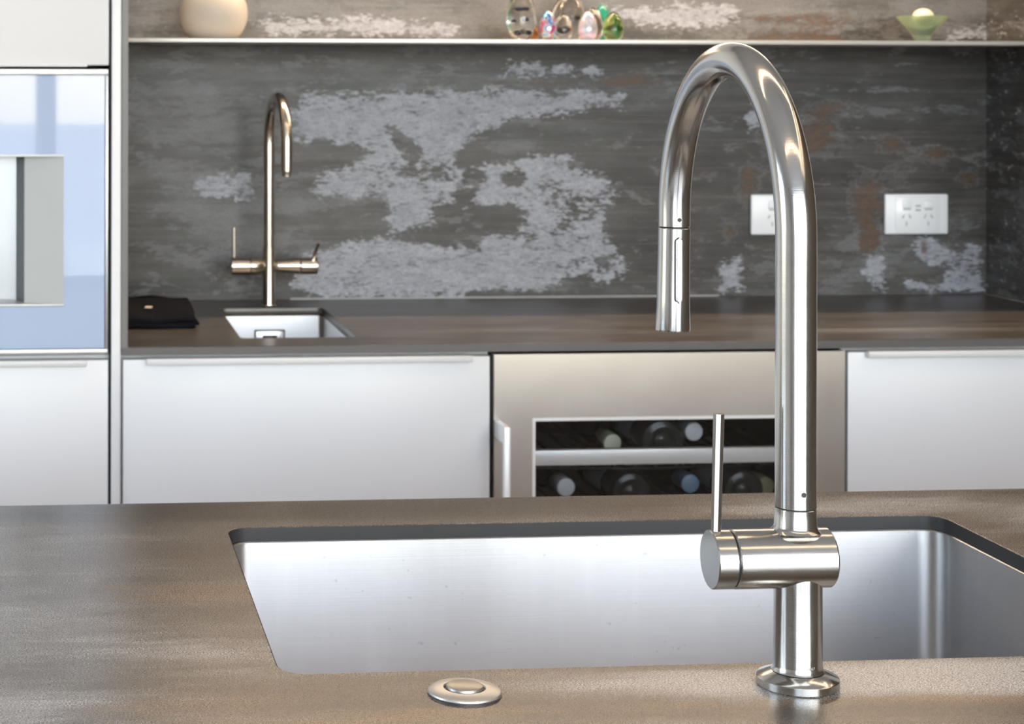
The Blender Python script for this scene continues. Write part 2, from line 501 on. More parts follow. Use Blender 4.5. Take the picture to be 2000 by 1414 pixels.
LEDM = NT('led_diffuser'); LEDM.set(Base_Color=(1, .9, .75, 1)); LEDM.b.inputs['Emission Color'].default_value = (1, .74, .5, 1); LEDM.b.inputs['Emission Strength'].default_value = 4; LEDM = LEDM.m
DECKM = plain('deck_stone', (.55, .53, .50), .7)

# ------------------------------------------------------------------ room shell
def struct(name, bm, mat):
    return prop(link(name, bm, mat, smooth=False), kind='structure')


XL, XR, YF, YB, H = -3.0, 3.0, -2.2, 3.26, 2.6
struct('floor', B(XL - .15, XR + .15, YF - .15, YB + .15, -.1, 0), FLOORM)
struct('ceiling', B(XL - .15, XR + .15, YF - .15, YB + .15, H, H + .1), CEILM)
struct('wall_back', B(XL - .15, XR + .15, YB, YB + .15, 0, H), WALLM)
struct('wall_right', B(XR, XR + .15, YF - .15, YB, 0, H), TIMB)
# left wall with one window opening
bm = bmesh.new()
box(bm, XL - .15, XL, YF - .15, .5, 0, H); box(bm, XL - .15, XL, 2.1, YB, 0, H)
box(bm, XL - .15, XL, .5, 2.1, 0, .6); box(bm, XL - .15, XL, .5, 2.1, 2.2, H)
struct('wall_left', bm, WALLM)
# front wall (behind the camera) with a wide run of floor-to-ceiling glass
wx = (-1.45, 2.85)
bm = bmesh.new()
box(bm, XL, wx[0], YF - .15, YF, 0, H); box(bm, wx[1], XR, YF - .15, YF, 0, H); box(bm, wx[0], wx[1], YF - .15, YF, 2.5, H)
struct('wall_front', bm, WALLM)


def window(n, axis, a0, a1, z0, z1, posts, at):
    bm = bmesh.new(); t = .05
    def bx(p0, p1, q0, q1):
        if axis == 'x': box(bm, p0, p1, at - .10, at - .04, q0, q1)
        else: box(bm, at - .10, at - .04, p0, p1, q0, q1)
    bx(a0, a1, z0, z0 + .045); bx(a0, a1, z1 - t, z1); bx(a0, a0 + t, z0, z1); bx(a1 - t, a1, z0, z1)
    for p in posts: bx(p - .042, p + .042, z0, z1)
    fr = struct('window_%d' % n, bm, MULL)
    xs = [a0 + t] + [q for p in posts for q in (p - .042, p + .042)] + [a1 - t]
    for p0, p1 in zip(xs[::2], xs[1::2]):
        b2 = B(p0, p1, at - .074, at - .066, z0 + .04, z1 - t) if axis == 'x' else B(at - .074, at - .066, p0, p1, z0 + .04, z1 - t)
        link('window_pane', b2, WPANE, fr, smooth=False)


window(1, 'x', wx[0], wx[1], 0, 2.5, (-.073, 1.0, 1.95), YF)  # middle and right posts of the wide window added to stripe the tap's reflections
window(2, 'y', .5, 2.1, .6, 2.2, (), XL)
struct('trim_1', B(wx[0] - 30, wx[1] + 30, YF - 50, YF - .16, -.12, -.02), DECKM)

for lx, ly, lw, ld, lab in ((.6, 1.6, 2.6, .02, 'linear warm ceiling light above the island'), (.6, .05, 2.6, .02, 'linear warm ceiling light nearer the windows'),
                            (2.05, .8, .02, 2.6, 'linear warm ceiling light right of the island'), (2.6, .8, .02, 2.6, 'linear warm ceiling light beside the dark right wall')):
    t = empty('ceiling_light', (lx, ly, 2.588), lab, 'ceiling light', 'linear ceiling lights')
    link('housing', B(lx - lw / 2 - .018, lx + lw / 2 + .018, ly - ld / 2 - .018, ly + ld / 2 + .018, 2.588, 2.5998, .001), ALUM, t)
    link('diffuser', B(lx - lw / 2, lx + lw / 2, ly - ld / 2, ly + ld / 2, 2.5855, 2.5882), LEDM, t)
# ------------------------------------------------------------------ splashbacks
X0, X1 = .093, 1.682
YW = 3.245
def poly_sd(P, poly):
    """signed distance (positive inside) of points P to a polygon"""
    poly = np.array(poly); a = poly; b = np.roll(poly, -1, 0)
    d = np.full(len(P), 1e9); inside = np.zeros(len(P), bool)
    for p, q in zip(a, b):
        e = q - p; w_ = P - p
        t = np.clip((w_ @ e) / max(e @ e, 1e-12), 0, 1)
        d = np.minimum(d, np.hypot(*(w_ - t[:, None] * e).T))
        c = ((p[1] <= P[:, 1]) != (q[1] <= P[:, 1]))
        with np.errstate(divide='ignore', invalid='ignore'):
            xi = p[0] + (P[:, 1] - p[1]) * e[0] / e[1]
        inside ^= c & (P[:, 0] < xi)
    return np.where(inside, d, -d)


PALES = {
 'A': [(0.43, 1.262), (0.522, 1.267), (0.614, 1.269), (0.706, 1.268), (0.785, 1.272), (0.846, 1.268), (0.94, 1.27), (1.001, 1.263), (1.001, 1.245), (0.94, 1.24), (0.874, 1.229), (0.8, 1.226), (0.781, 1.208), (0.734, 1.19), (0.711, 1.167), (0.707, 1.149), (0.739, 1.139), (0.786, 1.148), (0.856, 1.153), (0.902, 1.158), (0.912, 1.139), (0.968, 1.121), (1.011, 1.093), (1.006, 1.065), (0.978, 1.028), (1.001, 0.992), (1.025, 0.945), (0.987, 0.918), (0.894, 0.923), (0.819, 0.91), (0.735, 0.915), (0.707, 0.902), (0.431, 0.904), (0.403, 0.922), (0.412, 0.958), (0.43, 0.976), (0.476, 0.994), (0.564, 1.01), (0.577, 1.03), (0.573, 1.067), (0.554, 1.08), (0.513, 1.081), (0.467, 1.076), (0.439, 1.094), (0.449, 1.113), (0.467, 1.126), (0.522, 1.149), (0.54, 1.158), (0.526, 1.167), (0.467, 1.181), (0.403, 1.185), (0.403, 1.231)],
 'L1': [(0.239, 1.122), (0.33, 1.126), (0.339, 1.081), (0.266, 1.072), (0.221, 1.091)],
 'L2': [(1.454, 0.98), (1.492, 0.975), (1.497, 0.9), (1.468, 0.905), (1.444, 0.943)],
 'L3': [(1.176, 0.954), (1.224, 0.972), (1.224, 0.902), (1.176, 0.907)],
 'L4': [(1.531, 0.998), (1.579, 1.012), (1.618, 0.988), (1.681, 0.997), (1.682, 0.899), (1.531, 0.9), (1.521, 0.933), (1.55, 0.933), (1.589, 0.914), (1.599, 0.937), (1.55, 0.961)],
 'L5': [(0.79, 1.323), (0.837, 1.325), (0.911, 1.318), (0.968, 1.314), (0.968, 1.296), (0.855, 1.293), (0.781, 1.295)],
 'L6': [(0.32, 1.394), (0.521, 1.404), (0.706, 1.391), (0.706, 1.364), (0.357, 1.367)],
 'L7': [(0.968, 1.424), (1.204, 1.43), (1.223, 1.398), (1.157, 1.379), (1.005, 1.392)],
 'L8': [(1.637, 1.391), (1.685, 1.4), (1.685, 1.363), (1.578, 1.362)],
 'L9': [(1.252, 1.259), (1.271, 1.213), (1.242, 1.194), (1.223, 1.222)]}
DARKS = [
 [(0.572, 1.208), (0.591, 1.204), (0.614, 1.185), (0.632, 1.167), (0.623, 1.158), (0.605, 1.162), (0.582, 1.181)],
 [(0.66, 1.071), (0.707, 1.066), (0.8, 1.066), (0.818, 1.048), (0.804, 1.02), (0.842, 1.009), (0.753, 1.014), (0.735, 0.989), (0.679, 0.992), (0.624, 1.001), (0.568, 1.01), (0.614, 1.026), (0.656, 1.03), (0.651, 1.053)],
 [(0.702, 1.089), (0.73, 1.086), (0.73, 1.071), (0.698, 1.068)], [(0.721, 1.119), (0.744, 1.116), (0.742, 1.11), (0.723, 1.108)],
 [(0.786, 1.116), (0.814, 1.118), (0.816, 1.106), (0.79, 1.104)]]
RUST = [(1.235, 1.10, .028, .045, .9), (1.40, 1.24, .05, .02, .6), (1.52, 1.12, .03, .03, .6), (1.63, 1.03, .03, .02, .7), (1.36, 1.19, .06, .05, 1), (1.455, 1.07, .04, .06, 1), (1.50, 1.175, .035, .018, 1), (1.585, 1.155, .045, .022, .9), (1.46, .997, .02, .03, 1.1), (1.27, 1.19, .03, .05, .7),
        (1.20, 1.02, .02, .03, .8), (1.65, 1.11, .03, .02, .8), (1.565, .985, .012, .02, 1), (.86, 1.284, .20, .008, .85), (.60, 1.272, .18, .004, .75), (1.02, 1.29, .07, .013, .85),
        (.62, .905, .10, .006, .5), (.84, .915, .06, .012, .6), (1.16, 1.12, .03, .01, .7), (.83, 1.415, .07, .015, .75), (1.34, 1.395, .15, .03, .85), (.17, 1.40, .04, .03, .7), (1.30, 1.365, .2, .008, .7), (1.0, 1.355, .1, .01, .5)]
SPECK = [(.65, 1.125, .15, .040, -.50), (.92, 1.06, .13, .06, -.52), (1.62, .95, .07, .06, -.2), (.95, .95, .09, .04, -.45), (.55, 1.24, .10, .02, -.3)]
TONE = [(1.45, .97, .10, .05, .12), (1.62, .98, .07, .07, .12), (1.15, 1.29, .12, .03, .06), (.25, 1.20, .22, .14, .11), (.30, 1.02, .20, .08, .13), (.60, 1.31, .30, .04, .05), (.98, 1.33, .18, .025, -.12), (.80, 1.18, .16, .03, .04),
        (1.35, 1.1, .35, .22, -.07), (1.08, 1.15, .08, .10, .00), (1.07, .99, .05, .07, -.12), (1.55, 1.32, .20, .04, -.08), (1.24, .94, .06, .04, .10), (1.4, .93, .08, .04, .07),  # dark spot under the shelf's right end paints in the shelf shadow
        (.25, 1.42, .18, .05, .14), (.7, 1.42, .4, .05, .13), (1.2, 1.42, .5, .05, .16), (1.62, 1.42, .1, .05, .10), (.13, .95, .05, .15, -.06)]  # row above the shelf lightens the wall, painting in the warm strip's light


def fields(P, wall=True):
    rng = np.random.default_rng(5)
    if wall:
        pale = np.full(len(P), -.9)
        for k, pl in PALES.items():
            pale = np.maximum(pale, np.clip(poly_sd(P, pl) * 24, -.9, .48) - (.12 if k != 'A' else 0))
        for pl in DARKS:
            pale = np.minimum(pale, np.clip(-poly_sd(P, pl) * 30, -.9, .75))
        for x, z, a, b, s in SPECK:
            pale += s * np.exp(-((P[:, 0] - x) / a) ** 2 - ((P[:, 1] - z) / b) ** 2) * (pale > -.5)
    else:
        pale = np.full(len(P), -.26)
    rust = np.full(len(P), -.55)
    for x, z, a, b, s in RUST:
        rust += s * np.exp(-((P[:, 0] - x) / a) ** 2 - ((P[:, 1] - z) / b) ** 2)
    tone = np.zeros(len(P))
    for x, z, a, b, s in TONE:
        tone += s * np.exp(-((P[:, 0] - x) / a) ** 2 - ((P[:, 1] - z) / b) ** 2)
    return pale, rust, tone


def splash(name, u0, u1, z0, z1, place, wall, step=.006, thick=.012):
    nu = int((u1 - u0) / step) + 1; nz = int((z1 - z0) / step) + 1
    us = np.linspace(u0, u1, nu); zs = np.linspace(z0, z1, nz)
    P = np.array([(u, z) for z in zs for u in us])
    V = [place(u, z, 0) for u, z in P]
    Fq = [(j * nu + i, j * nu + i + 1, (j + 1) * nu + i + 1, (j + 1) * nu + i) for j in range(nz - 1) for i in range(nu - 1)]
    k = len(V); V += [place(u, z, thick) for u, z in ((u0, z0), (u1, z0), (u1, z1), (u0, z1))]
    Fq += [(k + 3, k + 2, k + 1, k)]
    c = (0, nu - 1, nz * nu - 1, (nz - 1) * nu)
    Fq += [tuple(range(nu - 1, -1, -1)) + (k, k + 1), tuple(range((nz - 1) * nu, nz * nu)) + (k + 2, k + 3),
           tuple(j * nu for j in range(nz)) + (k + 3, k), tuple(j * nu + nu - 1 for j in range(nz - 1, -1, -1)) + (k + 1, k + 2)]
    me = bpy.data.meshes.new(name); me.from_pydata(V, [], Fq); me.update()
    for nm, arr in zip(('pale', 'rust', 'tone'), fields(P, wall)):
        at = me.attributes.new(nm, 'FLOAT', 'POINT')
        at.data.foreach_set('value', np.concatenate([arr, np.zeros(4)]).astype(np.float32))
    me.materials.append(OXI)
    o = bpy.data.objects.new(name, me); COL.objects.link(o)
    return o


prop(splash('splashback_panel', X0, X1, .9, 1.75, lambda u, z, d: (u, YW + d, z), True),
     'weathered grey and rust porcelain splashback behind the two power outlets', 'splashback')
prop(splash('splashback_panel', 2.64, YW + .012, .9, 1.75, lambda u, z, d: (X1 + d, u, z), False, .010),
     'dark mottled return splashback at the right end of the back counter', 'splashback')
prop(link('trim_2', B(.40, 1.18, YW - .003, YW, .9, .9022), plain('grey_sealant', (.42, .42, .42), .5)), kind='structure')

# ------------------------------------------------------------------ back run of cabinets
YC = 2.675       # plane of the fronts
# tall unit on the left
t = empty('tall_cabinet', (-.28, 2.95, 0), 'white tall cabinet with doors above and below the built-in glass appliance', 'cabinet')
bm = bmesh.new()
box(bm, -.62, .066, 2.70, 3.255, .1, .886); box(bm, -.62, .066, 2.70, 3.255, 1.312, 2.4)
box(bm, -.62, -.60, 2.70, 3.255, .886, 1.312); box(bm, -.60, .066, 3.20, 3.255, .886, 1.312)
box(bm, -.60, .066, 2.75, 3.2, 0, .1)
link('carcass', bm, WHITE, t)
d = link('door', B(-.62, .0645, YC, 2.697, 1.3085, 2.395, .001), WHITE, t)
d2 = link('door', B(-.62, .0645, YC, 2.697, .12, .8815, .001), WHITE, t)
link('finger_pull', B(-.50, .0335, YC - .014, YC + .002, .8742, .8835, .0015), PULLM, d2)
link('finger_pull', B(-.50, .0335, YC - .002, YC + .002, 1.3065, 1.3095), PULLM, d)
link('side_panel', B(.069, .0824, YC - .003, 3.255, 0, 2.4, .0008), WHITE, t)
link('gap_strip', B(.0662, .0688, YC + .012, 3.2, .1, 2.4), SHAD, t)

prop(link('end_panel', B(.0832, .0928, YC - .004, 3.244, .8925, 1.748, .0005), GREYM, None),
     'slim grey upright panel between the white tall cabinet and the splashback', 'panel')

# built-in appliance
t = empty('built_in_appliance', (-.26, 2.95, .889), 'built-in kitchen appliance with mirror-like sky-tinted glass front and recessed niche', 'appliance')
nx = -.0003; nz0, nz1 = .960, 1.1795
bm = bmesh.new()   # glass front as a frame round the niche
box(bm, -.60, nx, YC, YC + .012, nz1, 1.294); box(bm, -.60, nx, YC, YC + .012, .8985, nz0)
box(bm, nx, .0590, YC, YC + .012, .8985, 1.294); box(bm, -.60, -.30, YC, YC + .012, nz0, nz1)
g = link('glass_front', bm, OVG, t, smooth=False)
link('top_trim', B(-.60, .0640, YC - .004, YC + .014, 1.2945, 1.3030, .001), TRIMM, t)
link('bottom_trim', B(-.60, .0640, YC - .004, YC + .014, .8905, .8980, .001), TRIMM, t)
link('side_trim', B(.0600, .0640, YC - .001, YC + .014, .8985, 1.294, .0005), TRIMM, t)
link('housing', B(-.598, .062, 2.74, 3.19, .89, 1.30), CAVI, t)
n = bmesh.new()    # niche: slanted right cheek, deep side, back, top and bottom
def quad(bm, *p): bm.faces.new([bm.verts.new(x) for x in p])
xs1, xs2 = -.0570, -.0700
yd, yd2 = 2.692, 2.735
quad(n, (nx, YC + .001, nz0 + .003), (nx, YC + .001, nz1 - .003), (xs1, yd, nz1 - .003), (xs1, yd, nz0 + .003))
nic = link('niche', n, NICHE, t, smooth=False)
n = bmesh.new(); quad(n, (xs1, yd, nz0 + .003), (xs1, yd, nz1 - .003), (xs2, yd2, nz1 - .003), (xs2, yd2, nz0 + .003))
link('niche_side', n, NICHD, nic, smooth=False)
link('niche_back', B(-.30, xs2 + .001, yd2, yd2 + .004, nz0, nz1), plain('niche_back_grey', (.47, .50, .54), .25, .2), nic)
link('niche_top', B(-.30, nx + .0005, YC - .002, yd2, nz1 - .0035, nz1, .0005), NICHE, nic)
link('niche_bottom', B(-.30, nx + .0005, YC - .002, yd2, nz0, nz0 + .0035, .0005), NICHE, nic)

# drawer units
def drawer_unit(x0, x1, px0, px1, label, right_wall=False):
    t = empty('drawer_cabinet', ((x0 + x1) / 2, 2.95, 0), label, 'cabinet', 'white base cabinets under the back counter')
    bm = bmesh.new(); box(bm, x0, x0 + .016, 2.70, 3.24, .1, .8865); box(bm, x1 - .016, x1, 2.70, 3.24, .1, .8865); box(bm, x0 + .016, x1 - .016, 3.225, 3.24, .1, .8865); box(bm, x0 + .016, x1 - .016, 2.70, 3.225, .1, .116); box(bm, x0 + .016, x1 - .016, 2.70, 2.72, .866, .8865); box(bm, x0, x1, 2.76, 3.2, 0, .1)
    link('carcass', bm, WHITE, t)
    f = link('drawer_front', B(x0 + .0025, x1 - .0025, YC, 2.697, .50, .8815, .001), WHITE, t)
    link('finger_pull', B(px0, px1, YC - .014, YC + .002, .8745, .8840, .0015), PULLM, f)
    link('drawer_front', B(x0 + .0025, x1 - .0025, YC, 2.697, .115, .496, .001), WHITE, t)
    return t


drawer_unit(.0835, .6290, .1195, .5985, 'wide white drawer cabinet beneath the small bar sink')
drawer_unit(1.1695, 1.68, 1.1985, 1.655, 'white drawer cabinet to the right of the wine cooler')

# wine cooler
t = empty('wine_cooler', (.90, 2.95, 0), 'stainless steel wine cooler with dark glass window and bar handle', 'wine cooler')
bm = bmesh.new(); x0, x1 = .633, 1.1675
box(bm, x0, x0 + .02, 2.705, 3.22, .1, .880); box(bm, x1 - .02, x1, 2.705, 3.22, .1, .880); box(bm, x0, x1, 3.2, 3.22, .1, .880)
box(bm, x0, x1, 2.705, 3.22, .855, .880); box(bm, x0, x1, 2.705, 3.22, .1, .125); box(bm, x0, x1, 2.76, 3.2, 0, .1)
link('housing', bm, CAVI, t, smooth=False)
wx0, wx1, wz0, wz1 = .6905, 1.112, .20, .7890
bm = bmesh.new()
box(bm, x0, wx0, YC, 2.703, .115, .8835); box(bm, wx1, x1, YC, 2.703, .115, .8835)
box(bm, wx0, wx1, YC, 2.703, wz1, .8835); box(bm, wx0, wx1, YC, 2.703, .115, wz0)
dr = link('door', bm, FRID, t, smooth=False)
bm = bmesh.new(); q = .0045
box(bm, wx0, wx0 + q, YC - .001, 2.70, wz0, wz1); box(bm, wx1 - q, wx1, YC - .001, 2.70, wz0, wz1)
box(bm, wx0 + q, wx1 - q, YC - .001, 2.70, wz1 - q, wz1); box(bm, wx0 + q, wx1 - q, YC - .001, 2.70, wz0, wz0 + q)
link('window_trim', bm, ALUM, dr, smooth=False)
link('glass_pane', B(wx0 + q, wx1 - q, YC + .004, YC + .008, wz0 + q, wz1 - q), PANE, dr, smooth=False)
bm = B(.6335, .6430, YC - .062, YC - .050, .30, .787, .0015)
h = link('handle', bm, ALUM, dr)
link('handle_mount', B(.6335, .6430, YC - .052, YC + .001, .762, .787, .001), ALUM, h)
link('handle_mount', B(.6335, .6430, YC - .052, YC + .001, .30, .325, .001), ALUM, h)
def rack(zr, zf):
    bm = bmesh.new()
    for i in range(15):
        x = .665 + i * .033
        tube(bm, [(x, 2.725, zr), (x, 3.15, zr)], .0022, 8)
    for y, rd in ((2.73, .003), (2.86, .0032), (3.0, .003), (3.14, .003)):
        tube(bm, [(.658 + .0495 * i, y + .02 * abs(i - 4.5) / 4.5, zr - .0040) for i in range(11)], .0020, 8)
    r = link('wire_rack', bm, WIRE, t)
    link('shelf_front', B(.664, 1.137, 2.692, 2.706, zf, zf + .0225, .001), ALUM, r)


rack(.7045, .7148); rack(.6280, .622)


def bottle(x, z, zr, flip, cap, label, part_label=None):
    """lying along Y; flip=True shows its base to the front"""
    t = empty('wine_bottle', (x, 2.95, zr), label, 'wine bottle', 'bottles in the wine cooler')
    R = (.0335 if zr > .7 else .032) if flip else .0265
    prof = [(0, 0), (.006, .012), (.001, .022), (.003, R - .003), (.008, R), (.181, R), (.203, .024), (.222, .018), (.238, .0142), (.262, .0128), (.296, .0128), (.297, .0138), (.303, .0138), (.3035, 0)]
    zb = zr + .0026 + R
    if flip:
        o, ax = (x, 2.728, zb), Vector((0, 1, 0))
    else:
        sl = (zb - z) / .115
        p1 = Vector((x, 2.80, z)); p0 = Vector((x, 3.10, min(z + sl * .30, zb + .006) if sl > 0 else zb)); ax = (p1 - p0).normalized(); o = p1 - ax * .3035
    link('glass_body', L(o, ax, prof, 40), BOTT, t)
    link('capsule', L(Vector(o) + ax * .255, ax, [(0, .0134), (.0005, .0137), (.046, .0142), (.0488, .0138), (.0495, .012), (.0496, 0)], 32, False), cap, t, label=part_label)
    lb = bmesh.new(); a, u, v = frame_of(ax); rings = []
    for tt in (.06, .15):
        rings.append([lb.verts.new(Vector(o) + a * tt + (u * math.cos(q) + v * math.sin(q)) * (R + .0004)) for q in [(-.2 + k * .11) for k in range(21)]])
    for k in range(20): lb.faces.new((rings[0][k], rings[0][k + 1], rings[1][k + 1], rings[1][k]))
    link('paper_label', lb, LABEL, t)


bottle(.8495, .7252, .7045, False, CAPC, 'wine bottle with cream capsule on the upper rack', 'cream capsule')
bottle(.9790, .7415, .7045, False, CAPW, 'wine bottle with pale grey-white capsule on the upper rack', 'white capsule')
bottle(.9065, 0, .7045, True, CAPC, 'dark wine bottle lying base outward on the upper rack')
bottle(.7760, .6580, .6280, False, CAPW, 'wine bottle with white capsule on the lower rack', 'white capsule')
bottle(.9735, .6605, .6280, False, CAPB, 'wine bottle with blue capsule on the lower rack', 'blue capsule')
bottle(1.0942, .6545, .6280, False, CAPG, 'wine bottle with gold capsule on the lower rack beside the tall tap', 'gold capsule')
bottle(.8580, 0, .6280, True, CAPC, 'left dark bottle lying base outward on the lower rack')
bottle(1.0330, 0, .6280, True, CAPC, 'dark bottle lying base outward behind the tap lever on the lower rack')

# back worktop
bx0, bx1, by0, by1 = .2655, .4405, 2.757, 3.121
o = slab('back_worktop', [(.0836, 2.671), (1.6815, 2.671), (1.6815, 3.2445), (.0836, 3.2445)], [rrect(bx0, bx1, by0, by1, .010, 6)], .888, .900, BCK)
prop(o, 'dark brown mottled slab worktop running below the splashback', 'worktop')
link('front_edge', B(.0836, 1.6815, 2.6704, 2.672, .8884, .8994), EDGE, o)
link('shadow_gap_strip', B(.0840, 1.68, 2.690, 2.699, .8866, .8879), SHAD, o)

# bar sink
t = empty('bar_sink', (.353, 2.94, .73), 'small square steel bar sink set into the back counter', 'sink')
bs = link('basin', basin_bm(bx0 - .001, bx1 + .001, by0 - .001, by1 + .001, .8878, .745, .009), SINKB, t)
ov = link('overflow_gasket', B(.3236, .3755, 3.1155, 3.1200, .825, .8635, .001), RUBB, t, label='dark rectangular overflow surround')
link('overflow_plate', B(.3258, .3733, 3.1140, 3.1156, .827, .8612, .0006), SINKB, ov)
link('overflow_slot', B(.337, .362, 3.1133, 3.1141, .828, .8545), RUBB, ov)
link('drain', L((.353, 2.94, .7425), (0, 0, 1), [(0, 0), (0, .036), (.002, .038), (.003, .034), (.0022, .03), (.0022, 0)], 32), SINKB, t)

# bar faucet
bxc, byc = .3512, 3.1466
t = empty('bar_faucet', (bxc, byc, .9), 'slim gooseneck bar tap with two side levers behind the small sink', 'tap')
link('column', L((bxc, byc, .9), (0, 0, 1), [(0, 0), (0, .0125), (.0012, .0130), (.003, .0113), (.006, .0109), (.1015, .0109), (.102, .0102), (.102, 0)], 40), FAUB, t)
dirv = Vector((.012, -.150, 0)); Rr = .0765; base = Vector((bxc, byc, 0)); dn = dirv.normalized()
pts = [base + Vector((0, 0, 1.001)), base + Vector((0, 0, 1.08)), base + Vector((0, 0, 1.18))]
zc = 1.2585 - Rr
for k in range(25):
    a = PI * k / 24
    pts.append(base + dn * (Rr - Rr * math.cos(a)) + Vector((0, 0, zc + Rr * math.sin(a))))
tip = base + dn * 2 * Rr
pts.append(tip + Vector((0, 0, 1.139)))
sp = link('spout', tube(bmesh.new(), pts, .0093, 32), FAUB, t)
link('aerator', L(tip + Vector((0, 0, 1.1395)), (0, 0, -1), [(0, 0), (0, .0086), (.001, .0080), (.0085, .0078), (.009, .0062), (.0086, 0)], 32), FAUB, sp)
link('left_valve_neck', L((bxc - .005, byc, .9695), (-1, 0, 0), [(0, .006), (.004, .0085), (.010, .0125), (.018, .0150), (.0265, .0155), (.027, 0)], 40), FAUB, t)
lv = link('left_valve', L((bxc - .0325, byc, .9695), (-1, 0, 0), [(0, 0), (0, .0148), (.0006, .0154), (.0318, .0156), (.0325, .0150), (.0325, 0)], 40), FAUB, t)
link('left_lever', tube(bmesh.new(), [(.2911, byc, .983), (.2911, byc, 1.0008), (.2909, byc, 1.0355)], .0027, 16), FAUB, lv)
link('right_valve_neck', L((bxc + .005, byc, .9695), (1, 0, 0), [(0, .006), (.004, .0085), (.012, .0105), (.045, .0145), (.0475, .0148), (.048, 0)], 40), FAUB, t)
rv = link('right_valve', L((bxc + .0545, byc, .9690), (1, 0, 0), [(0, 0), (0, .0140), (.0006, .0146), (.0282, .0146), (.029, .0140), (.029, 0)], 40), FAUB, t)
link('right_lever', tube(bmesh.new(), [(.4265, byc - .004, .978), (.4290, byc - .022, .996), (.4318, byc - .048, 1.0135)], .0030, 16), FAUB, rv)

# folded black cloth
t = empty('folded_cloth', (.155, 2.95, .9), 'folded black cloth with a small pale tag on the counter by the tall cabinet', 'cloth')
bm = bmesh.new()
prof = []   # cross-section of the folded stack in the (s, z) plane, s = 0 front .. 1 back
NX, NS = 14, 40
def cloth_pt(i, j):
    fx = i / (NX - 1)
    a = 2 * PI * j / NS
    # rounded section: front fold low, back higher
    c, s_ = math.cos(a), math.sin(a)
    sx = math.copysign(abs(c) ** .35, c); sz = math.copysign(abs(s_) ** .6, s_)
    f = .5 - .5 * sx
    yb = 3.02 + .012 * math.sin(3 * fx); yf = 2.874 - .004 * math.sin(5 * fx + 1) - .004 * (1 - fx)
    y = yf + (yb - yf) * f
    ht = (.0205 + .019 * f - .004 * math.sin(fx * 4.2) * (1 - f)) * (1 - .12 * fx)
    z = .9005 + ht / 2 + ht / 2 * sz
    if sz > .6: z += .0016 * math.sin(9 * fx + 4 * f)
    xe = .0955 + (.2085 - .012 * f - .0955) * fx
    xe += .006 * math.sin(2.5 * PI * (z - .9) / .03) * max(0, fx - .8) * 3
    return Vector((xe, y, z))
rings = [[bm.verts.new(cloth_pt(i, j)) for j in range(NS)] for i in range(NX)]
for A, Bq in zip(rings, rings[1:]):
    for j in range(NS): bm.faces.new((A[j], A[(j + 1) % NS], Bq[(j + 1) % NS], Bq[j]))
bm.faces.new(rings[0][::-1]); bm.faces.new(rings[-1])
link('cloth_body', bm, CLOTH, t)
bm = bmesh.new()     # the rolled folds seen along the front
for k, (zz, rr) in enumerate(((.9055, .005), (.9135, .0045))):
    tube(bm, [(.097 + .0108 * i, 2.869 + .002 * math.sin(i * .9 + k), zz + .0012 * math.sin(i * .7 + 2 * k)) for i in range(11)], rr, 12)
link('front_fold', bm, CLOTH, t)
bm = B(-.0055, .0055, -.004, .004, -.0006, .0006, .0003)
bmesh.ops.rotate(bm, verts=bm.verts, cent=(0, 0, 0), matrix=Matrix.Rotation(math.radians(-18), 3, 'Z') @ Matrix.Rotation(math.radians(10), 3, 'X'))
bmesh.ops.translate(bm, verts=bm.verts, vec=(.1345, 2.925, .9272))
link('tag', bm, TAG, t, label='small pale cream tag')

# outlets
def outlet(x0, inner, label):
    t = empty('power_outlet', (x0 + .0595, YW, 1.0105), label, 'power outlet', 'double power outlets on the splashback')
    x1 = x0 + .1190; z0, z1 = 1.0105, 1.0835; y = YW
    link('plate', B(x0, x1, y - .009, y - .0002, z0, z1, .003, 3), PLATE, t)
    yf = y - .009
    if inner:
        link('centre_plate', B(x0 + .0185, x1 - .0165, yf - .0018, yf + .001, z0 + .004, z1 - .004, .0008), SWITCH, t); yf -= .0018
    for cx in (x0 + .0390, x0 + .0800):
        s = link('switch', B(cx - .0075, cx + .0085, yf - .0035, yf + .001, z1 - .0255, z1 - .0115, .0015), SWITCH, t)
        link('switch_shadow_line', B(cx - .0065, cx + .0075, yf - .0006, yf + .0006, z1 - .0285, z1 - .0262), SLOT, s)
        for dx, dz, an in ((-.0062, .0325, 30), (.0062, .0325, -30), (0, .0195, 0)):
            bm = B(-.0010, .0010, -.0005, .0005, -.0036, .0036)
            bmesh.ops.rotate(bm, verts=bm.verts, cent=(0, 0, 0), matrix=Matrix.Rotation(math.radians(an), 3, 'Y'))
            bmesh.ops.translate(bm, verts=bm.verts, vec=(cx + dx, yf - .0002, z0 + dz))
            link('socket_slot', bm, SLOT, t)
    if inner:
        for zz in (z1 - .0215, z1 - .0290):
            link('usb_port', B(x0 + .0560, x0 + .0655, yf - .0006, yf + .0005, zz - .0016, zz + .0016), SLOT, t)


outlet(1.2370, False, 'white power outlet half hidden behind the tall tap neck')
outlet(1.4873, True, 'white power outlet with raised centre plate beside the right corner')

# shelf
SY = 3.04; SZ = 1.357
prop(link('wall_shelf', B(.0932, 1.6815, SY, YW - .0002, 1.3505, SZ, .0005), plain('shelf_metal', (.70, .68, .64), .35, .4)),
     'long thin pale metal shelf across the splashback', 'shelf')
# cabinet overhead with the warm strip
t = empty('overhead_cabinet', (.89, 3.08, 1.86), 'white overhead cabinet with a warm strip light above the shelf', 'cabinet')
link('carcass', B(.093, 1.68, 2.93, 3.244, 1.86, 2.4), WHITE, t)
link('strip_light', B(.15, 1.62, 3.08, 3.10, 1.852, 1.860), LEDM, t)

